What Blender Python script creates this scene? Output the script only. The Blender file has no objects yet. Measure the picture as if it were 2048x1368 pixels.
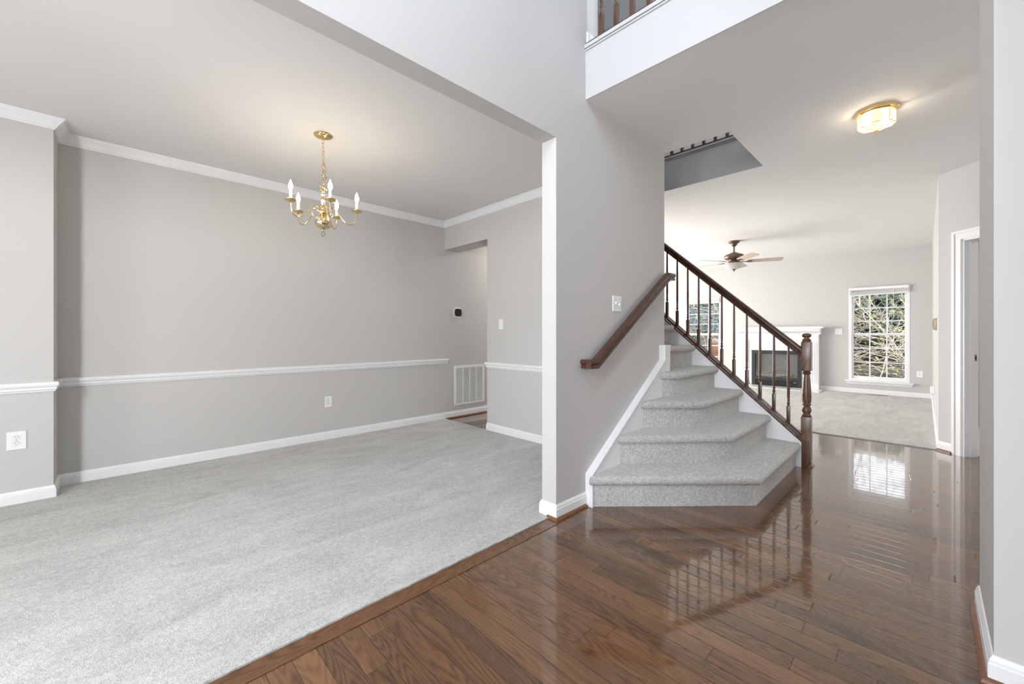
import bpy, bmesh, math, random
from mathutils import Vector, Matrix
PI = math.pi
random.seed(7)
S = bpy.context.scene
C = S.collection

# ------------------------------------------------------------------ camera
F_PX, CX, CY, YAW, EYE = 808.91, 1022.92, 668.668, math.radians(45.8728), 1.15
cd = bpy.data.cameras.new('camera'); cam = bpy.data.objects.new('camera', cd); C.objects.link(cam)
cam.location = (0, 0, EYE); cam.rotation_euler = (PI/2, 0, YAW)
cd.sensor_fit = 'HORIZONTAL'; cd.sensor_width = 36.0; cd.lens = 36.0*F_PX/2048
cd.shift_x = (1024-CX)/2048; cd.shift_y = (CY-684)/2048
cd.clip_start = 0.02; cd.clip_end = 200
S.camera = cam
# ------------------------------------------------------------------ view
S.view_settings.view_transform = 'Standard'; S.view_settings.look = 'None'
S.view_settings.gamma = 1.0; S.view_settings.use_curve_mapping = False
S.view_settings.exposure = 0.86
# ------------------------------------------------------------------ world
w = bpy.data.worlds.new('sky'); S.world = w; w.use_nodes = True
wn = w.node_tree; wn.nodes.clear()
o_ = wn.nodes.new('ShaderNodeOutputWorld'); b_ = wn.nodes.new('ShaderNodeBackground')
sk = wn.nodes.new('ShaderNodeTexSky'); sk.sky_type = 'NISHITA'; sk.sun_disc = False
sk.sun_elevation = math.radians(38); sk.sun_rotation = math.radians(110)
hs_ = wn.nodes.new('ShaderNodeHueSaturation'); hs_.inputs['Saturation'].default_value = .22
wn.links.new(sk.outputs[0], hs_.inputs['Color']); wn.links.new(hs_.outputs[0], b_.inputs[0]); b_.inputs[1].default_value = 0.5
wn.links.new(b_.outputs[0], o_.inputs[0])

# ------------------------------------------------------------------ lights (sun, daylight through the unseen windows, added fills)
def sun(name, rot, strength, col, angle):
    l = bpy.data.lights.new(name, 'SUN'); l.energy = strength; l.color = col; l.angle = angle
    o = bpy.data.objects.new(name, l); C.objects.link(o); o.rotation_euler = rot; return o
sun('sun', (math.radians(52), 0, math.radians(62)), 3.6, (1, .95, .86), math.radians(.6))
def area(name, loc, direction, sx, sy, power, col):
    l = bpy.data.lights.new(name, 'AREA'); l.shape = 'RECTANGLE'; l.size = sx; l.size_y = sy
    l.energy = power; l.color = col
    o = bpy.data.objects.new(name, l); C.objects.link(o); o.location = loc
    o.rotation_euler = Vector(direction).to_track_quat('-Z', 'Y').to_euler(); return o
COOL = (.83, .905, 1.0); DAY = (.97, .98, 1.0); NEUT = (1.0, .985, .96)
area('foyer_window_light', (-.55, -2.5, 3.9), (0, 1, -.1), 1.4, 1.7, 10, COOL)
area('foyer_side_fill', (.13, .1, 4.0), (-1, .1, -.12), 1.6, 1.2, 62, COOL)  # no window here; fill added to brighten the upper stair wall
area('foyer_door_light', (-.05, -2.25, 1.45), (-1, .5, 0), .42, 1.3, 42, DAY)
area('foyer_transom_light', (-.05, -2.25, 2.42), (-1, .5, -.1), .42, .3, 30, DAY)
area('foyer_stub_fill', (-1.25, -2.45, 1.35), (.75, 1, 0), .5, 1.7, 50, COOL)  # unseen fill added to brighten the right stub wall and hall
area('living_window_light', (3.6, -.4, 1.5), (-1, .15, 0), 2.2, 1.7, 13, COOL)
area('dining_window_light', (-2.65, -2.5, 1.45), (.5, 1, 0), 1.5, 1.6, 30, DAY)
area('family_patio_light', (-6.35, 6.6, 1.15), (1, 0, .33), 3.0, 2.0, 190, NEUT)
area('family_carpet_fill', (-6.35, 8.2, 1.8), (1, -.2, -.5), 1.6, 1.4, 70, NEUT)  # fill added for the family carpet, angled down; no window stands here
area('kitchen_window_light', (-6.3, 4.6, 1.5), (1, .1, 0), 1.0, 1.2, 34, NEUT)
area('hall_daylight', (2.9, 3.6, 1.4), (-1, .25, 0), 1.2, 1.6, 16, NEUT)
area('hallway_light', (-4.0, 4.5, 2.66), (.1, -.3, -1), .6, .6, 9, (1, .93, .85))
area('powder_room_light', (1.3, 6.4, 2.6), (0, 0, -1), .4, .4, 16, NEUT)
area('upstairs_ceiling_fill', (2.6, 3.5, 4.7), (-1, 0, .5), 1.0, .8, 70, COOL)  # unseen uplight added to brighten the ceiling behind the overlook

# ================================================================== materials
def nm(name):
    m = bpy.data.materials.new(name); m.use_nodes = True
    nt = m.node_tree; nt.nodes.clear()
    out = nt.nodes.new('ShaderNodeOutputMaterial'); p = nt.nodes.new('ShaderNodeBsdfPrincipled')
    nt.links.new(p.outputs[0], out.inputs[0]); return m, nt, p, out
def lk(nt, a, b): nt.links.new(a, b)
def nd(nt, t, **k):
    n = nt.nodes.new(t)
    for a, v in k.items(): setattr(n, a, v)
    return n
def math_(nt, op, a, b=None, c=None):
    n = nd(nt, 'ShaderNodeMath', operation=op)
    for i, v in enumerate((a, b, c)):
        if v is None: continue
        if isinstance(v, (int, float)): n.inputs[i].default_value = v
        else: lk(nt, v, n.inputs[i])
    return n.outputs[0]
def ramp(nt, fac, stops):
    r = nd(nt, 'ShaderNodeValToRGB'); cr = r.color_ramp
    while len(cr.elements) < len(stops): cr.elements.new(.5)
    for e, (p, c) in zip(cr.elements, stops): e.position = p; e.color = (*c, 1)
    lk(nt, fac, r.inputs[0]); return r.outputs[0]
def coords(nt, scale=(1, 1, 1), obj=False):
    if obj:
        t = nd(nt, 'ShaderNodeTexCoord'); src = t.outputs['Object']
    else:
        t = nd(nt, 'ShaderNodeNewGeometry'); src = t.outputs['Position']
    mp = nd(nt, 'ShaderNodeMapping'); mp.inputs['Scale'].default_value = scale
    lk(nt, src, mp.inputs[0]); return mp.outputs[0]
def noise(nt, vec, scale, detail=2, rough=.5, dist=0):
    n = nd(nt, 'ShaderNodeTexNoise'); n.inputs['Scale'].default_value = scale
    n.inputs['Detail'].default_value = detail; n.inputs['Roughness'].default_value = rough
    n.inputs['Distortion'].default_value = dist
    lk(nt, vec, n.inputs['Vector']); return n.outputs['Fac']
def bump(nt, h, p, strength, dist=.002):
    b = nd(nt, 'ShaderNodeBump'); b.inputs['Strength'].default_value = strength; b.inputs['Distance'].default_value = dist
    lk(nt, h, b.inputs['Height']); lk(nt, b.outputs[0], p.inputs['Normal'])
def simple(name, col, rough=.5, metal=0, bumpy=None, var=0, spec=None, coat=0):
    m, nt, p, _ = nm(name)
    p.inputs['Base Color'].default_value = (*col, 1); p.inputs['Roughness'].default_value = rough
    p.inputs['Metallic'].default_value = metal
    if spec is not None: p.inputs['Specular IOR Level'].default_value = spec
    if coat: p.inputs['Coat Weight'].default_value = coat; p.inputs['Coat Roughness'].default_value = .08
    v = coords(nt)
    n = noise(nt, v, 3 if not bumpy else bumpy[0], 3)
    if var:
        c = ramp(nt, n, [(.3, tuple(x*(1-var) for x in col)), (.7, tuple(min(1, x*(1+var)) for x in col))])
        lk(nt, c, p.inputs['Base Color'])
    if bumpy: bump(nt, n, p, bumpy[1], bumpy[2] if len(bumpy) > 2 else .001)
    return m
M = {}
M['wall'] = simple('wall_paint', (.545, .535, .522), .75, bumpy=(260, .10, .0008))
M['ceiling'] = simple('ceiling_paint', (.74, .735, .725), .9, bumpy=(180, .08, .0008))
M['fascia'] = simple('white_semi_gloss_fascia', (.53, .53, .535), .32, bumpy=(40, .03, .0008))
M['wall_gloss_shaded'] = simple('shaded_satin_paint', (.34, .335, .33), .28, bumpy=(40, .03, .0008))  # satin wall paint, darkened to stand for the shade in the stair well
M['trim'] = simple('white_trim_paint', (.80, .80, .81), .35, bumpy=(60, .03, .0005))
M['plastic'] = simple('white_plastic', (.82, .82, .81), .3, bumpy=(300, .02, .0003))
M['dark'] = simple('dark_slot', (.01, .01, .01), .6, bumpy=(80, .02, .0003))
M['brass'] = simple('polished_brass', (.80, .60, .30), .16, 1, bumpy=(30, .02, .0005))
M['brass_pale'] = simple('lacquered_brass', (.78, .66, .42), .2, 1, bumpy=(30, .02, .0005))
M['nickel'] = simple('nickel', (.6, .6, .6), .25, 1, bumpy=(30, .02, .0005))
M['bronze'] = simple('brushed_bronze', (.17, .11, .085), .38, .75, bumpy=(60, .05, .0005))
M['blade'] = simple('maple_blade', (.50, .40, .35), .5, bumpy=(60, .05, .0005), var=.1)
M['black'] = simple('black_metal', (.035, .036, .038), .4, .3, bumpy=(120, .05, .0005))
M['candle'] = simple('candle_sleeve', (.86, .83, .76), .5, bumpy=(50, .04, .0005))
M['beige'] = simple('beige_plastic', (.42, .36, .30), .5, bumpy=(200, .03, .0004))
M['tile'] = simple('white_floor_tile', (.75, .75, .74), .3, bumpy=(8, .03, .001))
M['cream'] = simple('cream_paint', (.60, .56, .50), .8, bumpy=(200, .08, .0008))
M['siding'] = simple('blue_siding', (.085, .125, .155), .7, bumpy=(3, .1, .01), var=.1)
M['bark'] = simple('pale_bark', (.52, .47, .40), .85, bumpy=(60, .3, .004), var=.25)
M['soil'] = simple('leaf_litter', (.055, .05, .04), .95, bumpy=(18, .8, .03), var=.6)
M['leaf_green'] = simple('yellow_green_leaf', (.42, .46, .10), .55, bumpy=(80, .1, .001), var=.3)
M['leaf_gold'] = simple('golden_leaf', (.55, .38, .12), .55, bumpy=(80, .1, .001), var=.3)
M['leaf_dark'] = simple('dark_evergreen', (.045, .075, .05), .6, bumpy=(80, .1, .001), var=.5)
M['leaf_mid'] = simple('mid_green_leaf', (.16, .25, .09), .6, bumpy=(80, .1, .001), var=.4)
M['terracotta'] = simple('terracotta', (.50, .25, .16), .7, bumpy=(30, .1, .002), var=.15)
M['ceramic'] = simple('pale_stone', (.62, .52, .42), .7, bumpy=(30, .1, .002), var=.15)
M['ashlog'] = simple('ceramic_log', (.58, .50, .42), .85, bumpy=(40, .5, .006), var=.45)

def carpet(name, c1, c2, streak, fs=330, gain=.95):
    m, nt, p, _ = nm(name)
    v = coords(nt)
    fine = noise(nt, v, fs, 3, .75)
    mid = noise(nt, v, 55, 3, .6)
    vs = coords(nt, (5.0, 1.5, 1)); vs2 = coords(nt, (.7, .7, 1))
    st = noise(nt, vs, 1.1, 4, .62, 1.2)
    big = noise(nt, vs2, 2.2, 2)
    f = math_(nt, 'MULTIPLY_ADD', fine, gain, math_(nt, 'MULTIPLY', mid, .35))
    f = math_(nt, 'ADD', f, math_(nt, 'MULTIPLY', st, streak))
    f = math_(nt, 'ADD', f, math_(nt, 'MULTIPLY', big, streak*.5))
    tot = gain*.5+.175+streak*.75
    f = math_(nt, 'SUBTRACT', f, tot-.5)
    c = ramp(nt, f, [(.24, c1), (.72, c2)])
    lk(nt, c, p.inputs['Base Color'])
    p.inputs['Roughness'].default_value = 1; p.inputs['Specular IOR Level'].default_value = .05
    p.inputs['Sheen Weight'].default_value = .25; p.inputs['Sheen Roughness'].default_value = .6
    hh = math_(nt, 'MULTIPLY_ADD', fine, 1.0, math_(nt, 'MULTIPLY', mid, .6))
    hh = math_(nt, 'MULTIPLY_ADD', st, .5*streak, hh)
    bump(nt, hh, p, 1.0, .006)
    return m
M['carpet'] = carpet('grey_pile_carpet', (.30, .293, .28), (.79, .777, .745), .38, 250, 1.1)
M['carpet_stair'] = carpet('grey_stair_carpet', (.22, .216, .21), (.84, .83, .81), .12, 200, 1.25)

def hardwood(name, along='X', bw=.0807, planks=True, dark=(.050, .022, .010), light=(.235, .112, .048), rough=.16, y0=.356):
    m, nt, p, _ = nm(name)
    g = nd(nt, 'ShaderNodeNewGeometry'); sp = nd(nt, 'ShaderNodeSeparateXYZ'); lk(nt, g.outputs['Position'], sp.inputs[0])
    u, v = (sp.outputs[0], sp.outputs[1]) if along == 'X' else (sp.outputs[1], sp.outputs[0])
    if along == 'Z': u, v = sp.outputs[2], math_(nt, 'ADD', sp.outputs[0], sp.outputs[1])
    if planks:
        vr = math_(nt, 'DIVIDE', math_(nt, 'SUBTRACT', v, y0-bw*200), bw)
        row = math_(nt, 'FLOOR', vr); fv = math_(nt, 'FRACT', vr)
        wr = nd(nt, 'ShaderNodeTexWhiteNoise', noise_dimensions='1D'); lk(nt, row, wr.inputs['W'])
        L = math_(nt, 'MULTIPLY_ADD', wr.outputs['Value'], .6, .75)
        ur = math_(nt, 'DIVIDE', math_(nt, 'ADD', u, math_(nt, 'MULTIPLY_ADD', wr.outputs['Value'], 37.7, 50)), L)
        seg = math_(nt, 'FLOOR', ur); fu = math_(nt, 'FRACT', ur)
        key = math_(nt, 'MULTIPLY_ADD', row, 7.31, math_(nt, 'MULTIPLY', seg, 3.77))
        wk = nd(nt, 'ShaderNodeTexWhiteNoise', noise_dimensions='1D'); lk(nt, key, wk.inputs['W'])
        pr = wk.outputs['Value']
        ev = math_(nt, 'MULTIPLY', math_(nt, 'MINIMUM', fv, math_(nt, 'SUBTRACT', 1, fv)), bw)
        eu = math_(nt, 'MULTIPLY', math_(nt, 'MINIMUM', fu, math_(nt, 'SUBTRACT', 1, fu)), L)
        e = math_(nt, 'MINIMUM', ev, eu)
        gap = math_(nt, 'SMOOTHSTEP', e, .0002, .0016) if False else None
        mr = nd(nt, 'ShaderNodeMapRange', interpolation_type='SMOOTHSTEP'); lk(nt, e, mr.inputs[0])
        mr.inputs[1].default_value = .0003; mr.inputs[2].default_value = .0012
        gap = mr.outputs[0]
    else:
        pr = None
    cb = nd(nt, 'ShaderNodeCombineXYZ')
    off = math_(nt, 'MULTIPLY', pr, 41.0) if pr is not None else 3.0
    if pr is None:
        lk(nt, math_(nt, 'MULTIPLY', u, 1.6), cb.inputs[0])
    else:
        lk(nt, math_(nt, 'MULTIPLY_ADD', u, 1.6, off), cb.inputs[0])
    lk(nt, math_(nt, 'MULTIPLY', v, 22), cb.inputs[1])
    if pr is not None: lk(nt, off, cb.inputs[2])
    cb1 = nd(nt, 'ShaderNodeCombineXYZ')
    if pr is None: lk(nt, math_(nt, 'MULTIPLY', u, 1.1), cb1.inputs[0])
    else: lk(nt, math_(nt, 'MULTIPLY_ADD', u, 1.1, off), cb1.inputs[0])
    lk(nt, math_(nt, 'MULTIPLY', v, 9), cb1.inputs[1])
    if pr is not None: lk(nt, off, cb1.inputs[2])
    cn = noise(nt, cb1.outputs[0], 1.0, 1.5, .45, .25)
    rings = math_(nt, 'SINE', math_(nt, 'MULTIPLY', cn, 150))
    rings = math_(nt, 'POWER', math_(nt, 'MULTIPLY_ADD', rings, .5, .5), .55)
    cb2 = nd(nt, 'ShaderNodeCombineXYZ')
    lk(nt, math_(nt, 'MULTIPLY', u, 11), cb2.inputs[0]); lk(nt, math_(nt, 'MULTIPLY', v, 300), cb2.inputs[1])
    if pr is not None: lk(nt, off, cb2.inputs[2])
    pores = noise(nt, cb2.outputs[0], 1, 3, .65)
    bl = noise(nt, cb.outputs[0], .5, 3)
    t = math_(nt, 'MULTIPLY', math_(nt, 'POWER', rings, 1.0), .19)
    t = math_(nt, 'MULTIPLY_ADD', pores, .42, t)
    t = math_(nt, 'MULTIPLY_ADD', bl, .30, t)
    if pr is not None: t = math_(nt, 'ADD', t, math_(nt, 'MULTIPLY_ADD', pr, .26, -.13))
    c = ramp(nt, t, [(.22, dark), (.80, light)])
    if planks:
        mx = nd(nt, 'ShaderNodeMix', data_type='RGBA'); lk(nt, gap, mx.inputs['Factor'])
        mx.inputs[6].default_value = (.018, .009, .006, 1); lk(nt, c, mx.inputs[7]); c = mx.outputs[2]
    lk(nt, c, p.inputs['Base Color'])
    p.inputs['Roughness'].default_value = rough
    lk(nt, math_(nt, 'MULTIPLY_ADD', bl, .10, rough-.04), p.inputs['Roughness'])
    p.inputs['Specular IOR Level'].default_value = .22 if planks else .5
    if planks: lk(nt, math_(nt, 'MULTIPLY_ADD', gap, .9, .1), p.inputs['Coat Weight']); p.inputs['Coat IOR'].default_value = 1.56; p.inputs['Coat Roughness'].default_value = .05
    hb = math_(nt, 'MULTIPLY', pores, .12)
    if planks:
        mr2 = nd(nt, 'ShaderNodeMapRange', interpolation_type='SMOOTHSTEP'); lk(nt, e, mr2.inputs[0])
        mr2.inputs[1].default_value = 0; mr2.inputs[2].default_value = .005
        # slight cupping of every board
        cup = math_(nt, 'MULTIPLY', math_(nt, 'MULTIPLY', fv, math_(nt, 'SUBTRACT', 1, fv)), .5)
        hb = math_(nt, 'ADD', math_(nt, 'ADD', hb, mr2.outputs[0]), cup)
        tilt = math_(nt, 'MULTIPLY', math_(nt, 'SUBTRACT', pr, .5), math_(nt, 'MULTIPLY', fv, .5))
        hb = math_(nt, 'ADD', hb, tilt)
        bump(nt, hb, p, .3, .0010)
        b3 = nd(nt, 'ShaderNodeBump'); b3.inputs['Strength'].default_value = .34; b3.inputs['Distance'].default_value = .0010
        lk(nt, math_(nt, 'ADD', math_(nt, 'ADD', mr2.outputs[0], cup), tilt), b3.inputs['Height']); lk(nt, b3.outputs[0], p.inputs['Coat Normal'])
    else: bump(nt, hb, p, .3, .0008)
    return m
M['floor'] = hardwood('oak_strip_floor')
M['thresh'] = hardwood('oak_border_board', 'Y', planks=False)
M['shoe'] = hardwood('stained_shoe_moulding', 'Y', planks=False, dark=(.11, .04, .016), light=(.26, .11, .05), rough=.3)
M['stain_z'] = hardwood('stained_oak_upright', 'Z', planks=False, dark=(.030, .014, .009), light=(.150, .074, .043), rough=.22)
M['stain_newel'] = hardwood('stained_oak_newel', 'Z', planks=False, dark=(.050, .023, .012), light=(.215, .112, .060), rough=.24)
M['stain_x'] = hardwood('stained_oak_rail', 'X', planks=False, dark=(.030, .012, .008), light=(.115, .048, .030), rough=.22)
M['stain_y'] = hardwood('stained_oak_wall_rail', 'Y', planks=False, dark=(.035, .014, .009), light=(.13, .055, .034), rough=.25)

def emis(name, col, st):
    m, nt, p, out = nm(name); nt.nodes.remove(p)
    e = nd(nt, 'ShaderNodeEmission'); e.inputs[1].default_value = st
    n = noise(nt, coords(nt), 40, 1)
    c = ramp(nt, n, [(0, col), (1, tuple(min(1, x*1.02) for x in col))]); lk(nt, c, e.inputs[0])
    lk(nt, e.outputs[0], out.inputs[0]); return m
M['flame'] = emis('lit_flame_bulb', (1, .84, .64), 70)
M['bulb'] = emis('lit_bulb', (1, .87, .70), 42)
def glass(name, tcol, gloss, frost=0, fcol=(1, 1, 1)):
    m, nt, p, out = nm(name); nt.nodes.remove(p)
    t = nd(nt, 'ShaderNodeBsdfTransparent'); t.inputs[0].default_value = (*tcol, 1)
    g = nd(nt, 'ShaderNodeBsdfGlossy'); g.inputs['Roughness'].default_value = .03
    fr = nd(nt, 'ShaderNodeFresnel'); fr.inputs[0].default_value = 1.45
    mx = nd(nt, 'ShaderNodeMixShader'); lk(nt, math_(nt, 'MULTIPLY', fr.outputs[0], gloss), mx.inputs[0])
    lk(nt, t.outputs[0], mx.inputs[1]); lk(nt, g.outputs[0], mx.inputs[2]); last = mx.outputs[0]
    if frost:
        tl = nd(nt, 'ShaderNodeBsdfTranslucent'); tl.inputs[0].default_value = (*fcol, 1)
        df = nd(nt, 'ShaderNodeBsdfDiffuse'); df.inputs[0].default_value = (*fcol, 1)
        ms = nd(nt, 'ShaderNodeMixShader'); lk(nt, tl.outputs[0], ms.inputs[1]); lk(nt, df.outputs[0], ms.inputs[2])
        n = noise(nt, coords(nt), 70, 2)
        m2 = nd(nt, 'ShaderNodeMixShader')
        lk(nt, math_(nt, 'MULTIPLY_ADD', n, .3, frost-.15), m2.inputs[0])
        lk(nt, last, m2.inputs[1]); lk(nt, ms.outputs[0], m2.inputs[2]); last = m2.outputs[0]
    lk(nt, last, out.inputs[0]); return m
M['pane'] = glass('window_glass', (.97, .98, .98), .02)
M['fireglass'] = glass('firebox_glass', (.92, .93, .93), 2.0)
M['ashbox'] = simple('firebox_lining', (.22, .22, .21), .8, bumpy=(20, .2, .004))
M['lampglass'] = glass('bevelled_lamp_glass', (1, .98, .94), .8, .2, (1, .93, .82))
M['bowl'] = glass('frosted_bowl', (.9, .9, .88), .5, .85, (.80, .78, .74))
def marble():
    m, nt, p, _ = nm('white_marble'); v = coords(nt)
    n = noise(nt, v, 3.5, 6, .65, 1.8)
    c = ramp(nt, n, [(.44, (.80, .80, .79)), (.5, (.66, .66, .66)), (.55, (.80, .80, .79))])
    lk(nt, c, p.inputs['Base Color']); p.inputs['Roughness'].default_value = .2; return m
M['marble'] = marble()

# ================================================================== mesh helpers
class MB:
    def __init__(s): s.bm = bmesh.new()
    def poly(s, vs): 
        v = [s.bm.verts.new(p) for p in vs]; return s.bm.faces.new(v)
    def box(s, x0, x1, y0, y1, z0, z1, bev=0):
        n0 = len(s.bm.verts)
        v = [s.bm.verts.new((x, y, z)) for x in (x0, x1) for y in (y0, y1) for z in (z0, z1)]
        fs = [s.bm.faces.new([v[i] for i in q]) for q in ((0,1,3,2),(4,6,7,5),(0,4,5,1),(2,3,7,6),(0,2,6,4),(1,5,7,3))]
        if bev:
            es = list({e for f in fs for e in f.edges})
            bmesh.ops.bevel(s.bm, geom=es, offset=bev, segments=2, affect='EDGES', profile=.6)
        return s
    def prism(s, pts, axis, a, b, bev=0):
        """pts: 2-D outline, extruded along axis from a to b"""
        def P(p, t):
            return {'X': (t, p[0], p[1]), 'Y': (p[0], t, p[1]), 'Z': (p[0], p[1], t)}[axis]
        v0 = [s.bm.verts.new(P(p, a)) for p in pts]; v1 = [s.bm.verts.new(P(p, b)) for p in pts]
        n = len(pts); fs = [s.bm.faces.new(v0), s.bm.faces.new(v1[::-1])]
        for i in range(n): fs.append(s.bm.faces.new((v0[i], v0[(i+1) % n], v1[(i+1) % n], v1[i])))
        if bev:
            es = list({e for f in fs for e in f.edges})
            bmesh.ops.bevel(s.bm, geom=es, offset=bev, segments=2, affect='EDGES', profile=.6)
        return s
    def lathe(s, prof, cx=0, cy=0, seg=20, cap=True):
        rings = []
        for r, z in prof:
            if r < 1e-5: rings.append([s.bm.verts.new((cx, cy, z))])
            else: rings.append([s.bm.verts.new((cx+r*math.cos(2*PI*i/seg), cy+r*math.sin(2*PI*i/seg), z)) for i in range(seg)])
        for A, B in zip(rings, rings[1:]):
            for i in range(seg):
                j = (i+1) % seg
                if len(A) == 1 and len(B) == 1: continue
                if len(A) == 1: s.bm.faces.new((A[0], B[j], B[i]))
                elif len(B) == 1: s.bm.faces.new((A[i], A[j], B[0]))
                else: s.bm.faces.new((A[i], A[j], B[j], B[i]))
        if cap:
            for R, fl in ((rings[0], 1), (rings[-1], 0)):
                if len(R) > 1: s.bm.faces.new(R[::-1] if fl else R)
        return s
    def tube(s, pts, r, seg=8, closed=False, taper=None):
        pts = [Vector(p) for p in pts]; n = len(pts); rings = []
        up = Vector((0, 0, 1)); prev = None
        for i, p in enumerate(pts):
            if closed: t = pts[(i+1) % n]-pts[i-1]
            else: t = pts[min(i+1, n-1)]-pts[max(i-1, 0)]
            t.normalize()
            if prev is None:
                a = up if abs(t.z) < .95 else Vector((1, 0, 0)); nx = a.cross(t).normalized()
            else:
                nx = prev-t*prev.dot(t)
                nx = nx.normalized() if nx.length > 1e-6 else Vector((1, 0, 0))
            prev = nx; ny = t.cross(nx)
            rr = r if taper is None else r*(1-(1-taper)*i/(n-1))
            rings.append([s.bm.verts.new(p+nx*math.cos(2*PI*k/seg)*rr+ny*math.sin(2*PI*k/seg)*rr) for k in range(seg)])
        m = n if closed else n-1
        for i in range(m):
            A, B = rings[i], rings[(i+1) % n]
            for k in range(seg): s.bm.faces.new((A[k], A[(k+1) % seg], B[(k+1) % seg], B[k]))
        if not closed: s.bm.faces.new(rings[0][::-1]); s.bm.faces.new(rings[-1])
        return s
    def sweep(s, path, prof, side=1, cap=True):
        """moulding: path of (x,y[,z]) in plan, profile of (offset from wall, z); side=+1 puts it left of the path"""
        P = [Vector((p[0], p[1])) for p in path]; Z = [p[2] if len(p) > 2 else 0 for p in path]; n = len(P)
        rings = []
        for i in range(n):
            d0 = (P[i]-P[i-1]).normalized() if i else None
            d1 = (P[i+1]-P[i]).normalized() if i < n-1 else None
            if d0 is None: d0 = d1
            if d1 is None: d1 = d0
            n0 = Vector((-d0.y, d0.x))*side; n1 = Vector((-d1.y, d1.x))*side
            mt = (n0+n1); mt = mt/max(.2, (1+n0.dot(n1)))
            rings.append([s.bm.verts.new((P[i].x+mt.x*o, P[i].y+mt.y*o, Z[i]+z)) for o, z in prof])
        k = len(prof)
        for A, B in zip(rings, rings[1:]):
            for i in range(k): s.bm.faces.new((A[i], A[(i+1) % k], B[(i+1) % k], B[i]))
        if cap: s.bm.faces.new(rings[0][::-1]); s.bm.faces.new(rings[-1])
        return s
    def extrude3(s, path, sect):
        """rail: rectangular-ish section given per path point as list of 3-D offsets"""
        rings = [[s.bm.verts.new(Vector(p)+Vector(o)) for o in sec] for p, sec in zip(path, sect)]
        k = len(rings[0])
        for A, B in zip(rings, rings[1:]):
            for i in range(k): s.bm.faces.new((A[i], A[(i+1) % k], B[(i+1) % k], B[i]))
        s.bm.faces.new(rings[0][::-1]); s.bm.faces.new(rings[-1]); return s
    def rot(s, mat): bmesh.ops.transform(s.bm, matrix=mat, verts=s.bm.verts); return s
    def build(s, name, mat, parent=None, smooth=False, angle=None):
        bmesh.ops.recalc_face_normals(s.bm, faces=s.bm.faces)
        if parent is not None:
            L = parent['_w'] if '_w' in parent else (0, 0, 0)
            bmesh.ops.translate(s.bm, vec=-Vector(L), verts=s.bm.verts)
        me = bpy.data.meshes.new(name); s.bm.to_mesh(me); s.bm.free(); me.materials.append(M[mat] if isinstance(mat, str) else mat)
        if smooth:
            for f in me.polygons: f.use_smooth = True
            try: me.set_sharp_from_angle(angle=math.radians(angle or 40))
            except Exception: pass
        o = bpy.data.objects.new(name, me); C.objects.link(o)
        if parent is not None:
            o.parent = parent; W[o.name] = tuple(W.get(parent.name, (0, 0, 0)))
        return o
W = {}
# world offsets are remembered by name so parts can be modelled in room coordinates
def build(mb, name, mat, parent=None, smooth=False, angle=None):
    bmesh.ops.recalc_face_normals(mb.bm, faces=mb.bm.faces)
    if parent is not None:
        bmesh.ops.translate(mb.bm, vec=-Vector(W.get(parent.name, (0, 0, 0))), verts=mb.bm.verts)
    me = bpy.data.meshes.new(name); mb.bm.to_mesh(me); mb.bm.free(); me.materials.append(M[mat])
    if smooth:
        for f in me.polygons: f.use_smooth = True
        me.set_sharp_from_angle(angle=math.radians(angle or 40))
    o = bpy.data.objects.new(name, me); C.objects.link(o)
    if parent is not None: o.parent = parent; W[o.name] = W.get(parent.name, (0, 0, 0))
    return o
def tag(o, label, cat, group=None):
    o['label'] = label; o['category'] = cat
    if group: o['group'] = group
    return o
def thing(name, label, cat, loc, group=None):
    o = bpy.data.objects.new(name, None); C.objects.link(o); o.location = loc; o.empty_display_size = .1
    W[o.name] = tuple(loc); return tag(o, label, cat, group)
def struct(mb, name, mat, smooth=False):
    o = build(mb, name, mat, None, smooth); o['kind'] = 'structure'; return o
def copy_child(o, parent, loc):
    c = o.copy(); C.objects.link(c); c.parent = parent; c.location = loc; return c

# ================================================================== measured room
XA, XA2 = -1.607, -1.723        # wall between foyer and dining room
YJ, ZH, YE = 1.945, 2.373, 3.42 # jamb, header, end of that wall
ZC, ZF2, ZT = 2.73, 3.05, 5.45  # ceiling, upstairs floor, upstairs ceiling
YB = 2.26                       # overlook face
XD, XD1, YD, YK = -4.561, -4.28, -.331, 3.167
XO, ZO = -3.677, 2.293          # opening in dining back wall
YF, YFAR, XR = 5.834, 10.36, .07
YW = 4.33                       # stair-well side
YFR = -2.6                      # front wall
# ---- floors
b = MB(); b.box(-6.5, 4.2, YFR, YF, -.12, 0); struct(b, 'floor', 'floor')
def carpet_slab(x0, x1, y0, y1, top, ragged):
    """thin slab whose listed edge wavers a little like cut pile"""
    b = MB(); n = 260; rnd = random.Random(3)
    if ragged == 'x1':
        e = [(x1+rnd.uniform(-.003, .003), y0+(y1-y0)*i/n) for i in range(n+1)]
        pts = [(x0, y0)]+e+[(x0, y1)]
    else:
        e = [(x0+(x1-x0)*i/n, y0+rnd.uniform(-.003, .003)) for i in range(n+1)]
        pts = e+[(x1, y1), (x0, y1)]
    b.prism(pts, 'Z', .0005, top); return b
struct(carpet_slab(XD-.02, -1.648, YFR, YK, .010, 'x1'), 'floor_dining', 'carpet')
struct(carpet_slab(-6.5, XR, YF, YFAR, .010, 'y0'), 'floor_family', 'carpet')
b = MB(); b.box(-1.648, -1.563, YFR, YJ-.03, .0003, .0030, .0008); struct(b, 'trim_1', 'thresh')
b = MB(); b.box(.9, 2.6, 5.3, 7.6, .0005, .006); b.prism([(.36, 5.70), (.9, 5.16), (.9, 7.6), (.30, 7.6)], 'Z', .0005, .006); struct(b, 'floor_tiled', 'tile')

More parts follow.
